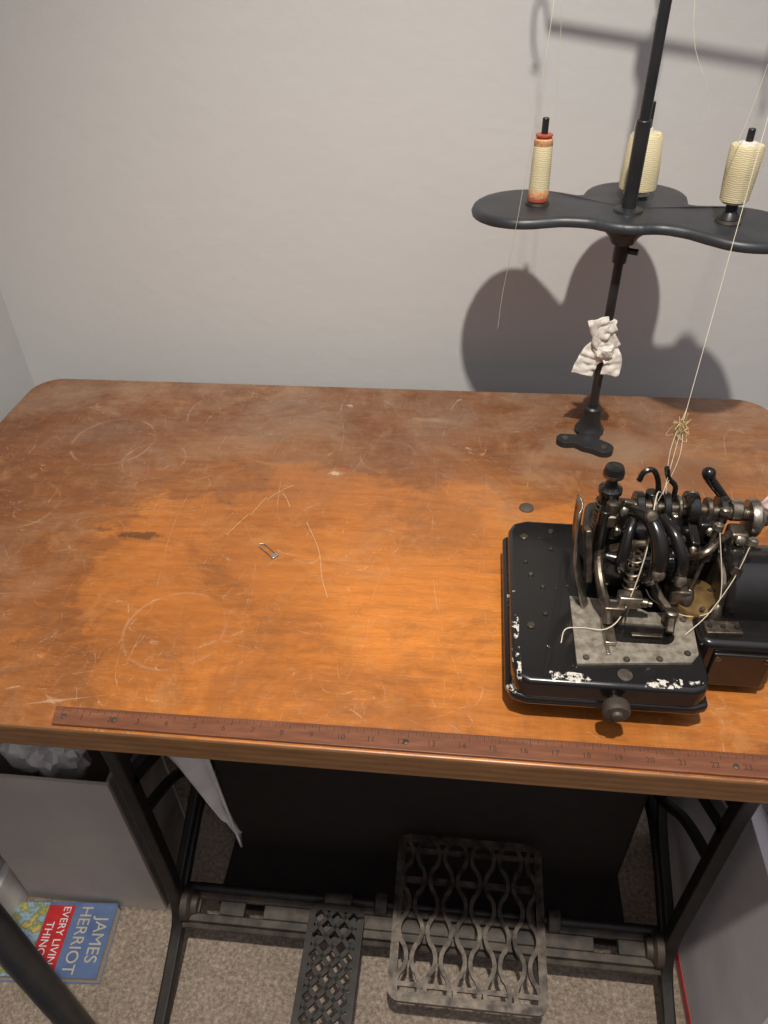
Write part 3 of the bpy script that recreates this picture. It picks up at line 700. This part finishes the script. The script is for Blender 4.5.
hc = group('folded_white_cloth', (.30, .16, .5))
bm = bmesh.new(); rows = []
for i in range(25):
    t = i/24; z = .7195-.40*t
    xl = .262+.010*t if t < .55 else .2675+.085*(t-.55)/.45
    xr = .325+.036*t
    row = []
    for j in range(11):
        s = j/10; row.append(bm.verts.new((xl+(xr-xl)*s, .150+.006*math.sin(s*9+t*2)+.02*(1-t), z-.055*s*t)))
    rows.append(row)
for a, b in zip(rows, rows[1:]):
    for j in range(10): bm.faces.new((a[j], a[j+1], b[j+1], b[j]))
o = finish('cloth', bm, M_bag, hc, smooth=60); md = o.modifiers.new('s', 'SOLIDIFY'); md.thickness = .003

# ------------------------------------------------------------------ paperback
bk = group('paperback_book', (.030, .09, .0))
ang = math.radians(-86)
Mb = Matrix.Translation((.030, .084, 0)) @ Matrix.Rotation(ang, 4, 'Z')
BW, BH, BT = .111, .176, .024
def bbox(name, x0, x1, y0, y1, z0, z1, mat, bev=.0006):
    bm = bmesh.new(); bmesh.ops.create_cube(bm, size=1)
    bmesh.ops.transform(bm, matrix=Mb @ Matrix.Translation(((x0+x1)/2, (y0+y1)/2, (z0+z1)/2)) @ Matrix.Diagonal((x1-x0, y1-y0, z1-z0, 1)), verts=bm.verts)
    return finish(name, bm, mat, bk, bev)
M_pages = simple('book_pages', (.68, .60, .46), (.50, .43, .32), .85, 0, 300)
M_blue = simple('cover_blue', (.13, .19, .34), (.08, .13, .26), .35, 0, 20)
M_pic, nt, b = new_mat('cover_landscape'); co = objco(nt)
f = noise_n(nt, 38, 5, .7, co)
nt.links.new(ramp(nt, f, [(.3, (.05, .16, .30)), (.45, (.30, .42, .55)), (.52, (.16, .22, .07)), (.62, (.60, .42, .12)), (.75, (.50, .09, .05))]), b.inputs['Base Color']); b.inputs['Roughness'].default_value = .35
M_white = simple('print_white', (.75, .76, .78), (.65, .66, .68), .5)
M_tan = simple('print_tan', (.52, .47, .36), (.44, .39, .30), .5)
M_pred = simple('print_red', (.55, .03, .03), (.42, .02, .02), .4)
bbox('pages', -BW/2+.001, BW/2-.002, -BH/2+.001, BH/2-.001, .001, BT-.001, M_pages)
bbox('back_cover', -BW/2, BW/2, -BH/2, BH/2, 0, .001, M_blue, 0)
bbox('front_cover', -BW/2, BW/2, -BH/2, BH/2, BT-.001, BT, M_blue, 0)
bbox('spine', -BW/2-.001, -BW/2, -BH/2, BH/2, 0, BT, M_blue, 0)
bbox('cover_picture', -BW/2+.0005, BW/2-.0005, -BH/2+.0005, -.026, BT, BT+.0003, M_pic, 0)
bbox('red_band', -BW/2+.004, BW/2-.001, -.025, .0185, BT, BT+.0003, M_pred, 0)
for s, yy, sz, m_ in (('JAMES', .069, .028, M_tan), ('HERRIOT', .039, .027, M_tan), ('EVERY LIVING', .006, .0175, M_white), ('THING', -.014, .018, M_white)):
    p = Mb @ Vector((0, yy, BT+.0004)); text('title_'+s.lower().replace(' ', '_'), s, p, ang, sz, m_, bk, .0002, sx=.92)

# ------------------------------------------------------------------ right side box and papers
M_wbox = simple('white_box_board', (.66, .64, .66), (.54, .52, .55), .6, 0, 6)
wb = group('white_box', (1.14, .12, .2))
wx0, wx1, wy0, wy1, wh = 1.015, 1.26, -.02, .36, .42
box('left_panel', (wx0+.003, (wy0+wy1)/2, wh/2), (.006, wy1-wy0, wh), M_wbox, wb)
box('right_panel', (wx1-.003, (wy0+wy1)/2, wh/2), (.006, wy1-wy0, wh), M_wbox, wb)
box('front_panel', ((wx0+wx1)/2, wy0+.003, wh/2), (wx1-wx0-.012, .006, wh), M_wbox, wb)
box('back_panel', ((wx0+wx1)/2, wy1-.003, wh/2), (wx1-wx0-.012, .006, wh), M_wbox, wb)
box('top_panel', ((wx0+wx1)/2, (wy0+wy1)/2, wh+.002), (wx1-wx0, wy1-wy0, .004), M_wbox, wb)
box('bottom_panel', ((wx0+wx1)/2, (wy0+wy1)/2, .003), (wx1-wx0-.012, wy1-wy0-.012, .006), M_wbox, wb)
box('red_stripe', (wx0-.0005, (wy0+wy1)/2, .02), (.001, wy1-wy0-.004, .02), M_pred, wb, 0)
pp = group('paper_sheets', (1.12, .08, wh+.004))
for i in range(8):
    box('sheet_%d' % i, (1.135+.004*(i % 3), .10+.004*((i*3) % 4), wh+.005+.0016*i), (.20, .28, .0014), M_white, pp, 0, rot=(0, 0, .05*((i*5) % 3)-.05))

# ------------------------------------------------------------------ added trunk and sheet, near-black to stand in for under-table shade
M_shade_filler = simple('under_table_shade', (.020, .012, .009), (.010, .007, .006), .8, 0, 30)  # near-black colour stands in for the shade under the table
mat_ = group('floor_mat', (.61, .36, .0))  # added sheet: floor shade put in as a dark surface
extrude('mat', rrect(.275, .165, .945, .62, .01, 4), 0, .006, M_shade_filler, mat_, .001)  # added sheet, a dark surface in place of floor shade
tk = group('shade_filler_trunk', (.6, .36, .006))  # added trunk, there to fill the dark area under the table
box('body', (.612, .359, .248), (.66, .190, .484), M_shade_filler, tk, .008)
box('shade_filler_lid', (.612, .359, .52), (.675, .196, .06), M_shade_filler, tk, .008)
box('shade_filler_latch', (.605, .260, .49), (.05, .006, .05), M_iron, tk, .002)

# ------------------------------------------------------------------ floor lamp
fl_ = group('floor_lamp', (.155, -.05, 0))
M_pole = simple('grey_lamp_paint', (.040, .040, .043), (.028, .028, .030), .4, .2, 25)
LX, LY, LZ = .672, -.38, 2.50
box('base', (.13, -.33, .012), (.30, .40, .024), M_pole, fl_, .008)
box('base_neck', (.155, -.09, .012), (.05, .10, .024), M_pole, fl_, .006)
cyl('pole', (.155, -.05, .0), (.155, -.05, 2.60), .018, M_pole, fl_, bevel=.002, n=36)
tube('arm', [(.155, -.05, 2.59), (.30, -.13, 2.67), (.55, -.31, 2.67), (LX, LY, 2.60)], .010, M_pole, fl_)
bm = bmesh.new(); n = 40; rs = []
for r, z in ((.02, 2.61), (.05, 2.60), (.10, 2.55), (.13, 2.50)):
    rs.append([bm.verts.new((LX+r*math.cos(2*math.pi*i/n), LY+r*math.sin(2*math.pi*i/n), z)) for i in range(n)])
for a, b_ in zip(rs, rs[1:]):
    for i in range(n): bm.faces.new((a[i], a[(i+1) % n], b_[(i+1) % n], b_[i]))
bm.faces.new(rs[0])
o = finish('shade', bm, M_pole, fl_, smooth=60); md = o.modifiers.new('s', 'SOLIDIFY'); md.thickness = .002

# ------------------------------------------------------------------ light
ld = bpy.data.lights.new('lamp_bulb', 'SPOT'); ld.energy = 176; ld.color = (1., .94, .845); ld.shadow_soft_size = .028
ld.spot_size = math.radians(66); ld.spot_blend = 1.0
lo = bpy.data.objects.new('lamp_bulb', ld); lo.location = (LX, LY, LZ); S.collection.objects.link(lo)
lo.rotation_euler = (Vector((.58, .27, .80))-Vector((LX, LY, LZ))).to_track_quat('-Z', 'Y').to_euler()
w = bpy.data.worlds.new('room'); S.world = w; w.use_nodes = True
nt = w.node_tree; bg = nt.nodes['Background']
sepw = N(nt, 'ShaderNodeSeparateXYZ'); nt.links.new(N(nt, 'ShaderNodeTexCoord').outputs['Generated'], sepw.inputs[0])
nt.links.new(ramp(nt, sepw.outputs[2], [(0., (.10, .092, .096)), (.25, (.24, .228, .245)), (1., (.86, .82, .89))]), bg.inputs[0])
bg.inputs[1].default_value = 1.05

# ------------------------------------------------------------------ camera
cd = bpy.data.cameras.new('camera'); cd.sensor_fit = 'VERTICAL'; cd.sensor_height = 36; cd.sensor_width = 27
cd.lens = 740/1024*36; cd.clip_start = .01
R = Matrix(((.99461, -.04628, .09273), (.10111, .62988, -.77008), (-.02277, .77531, .63117)))
co_ = bpy.data.objects.new('camera', cd); co_.matrix_world = Matrix.Translation((.6363, -.3458, 1.2931)) @ R.to_4x4()
S.collection.objects.link(co_); S.camera = co_
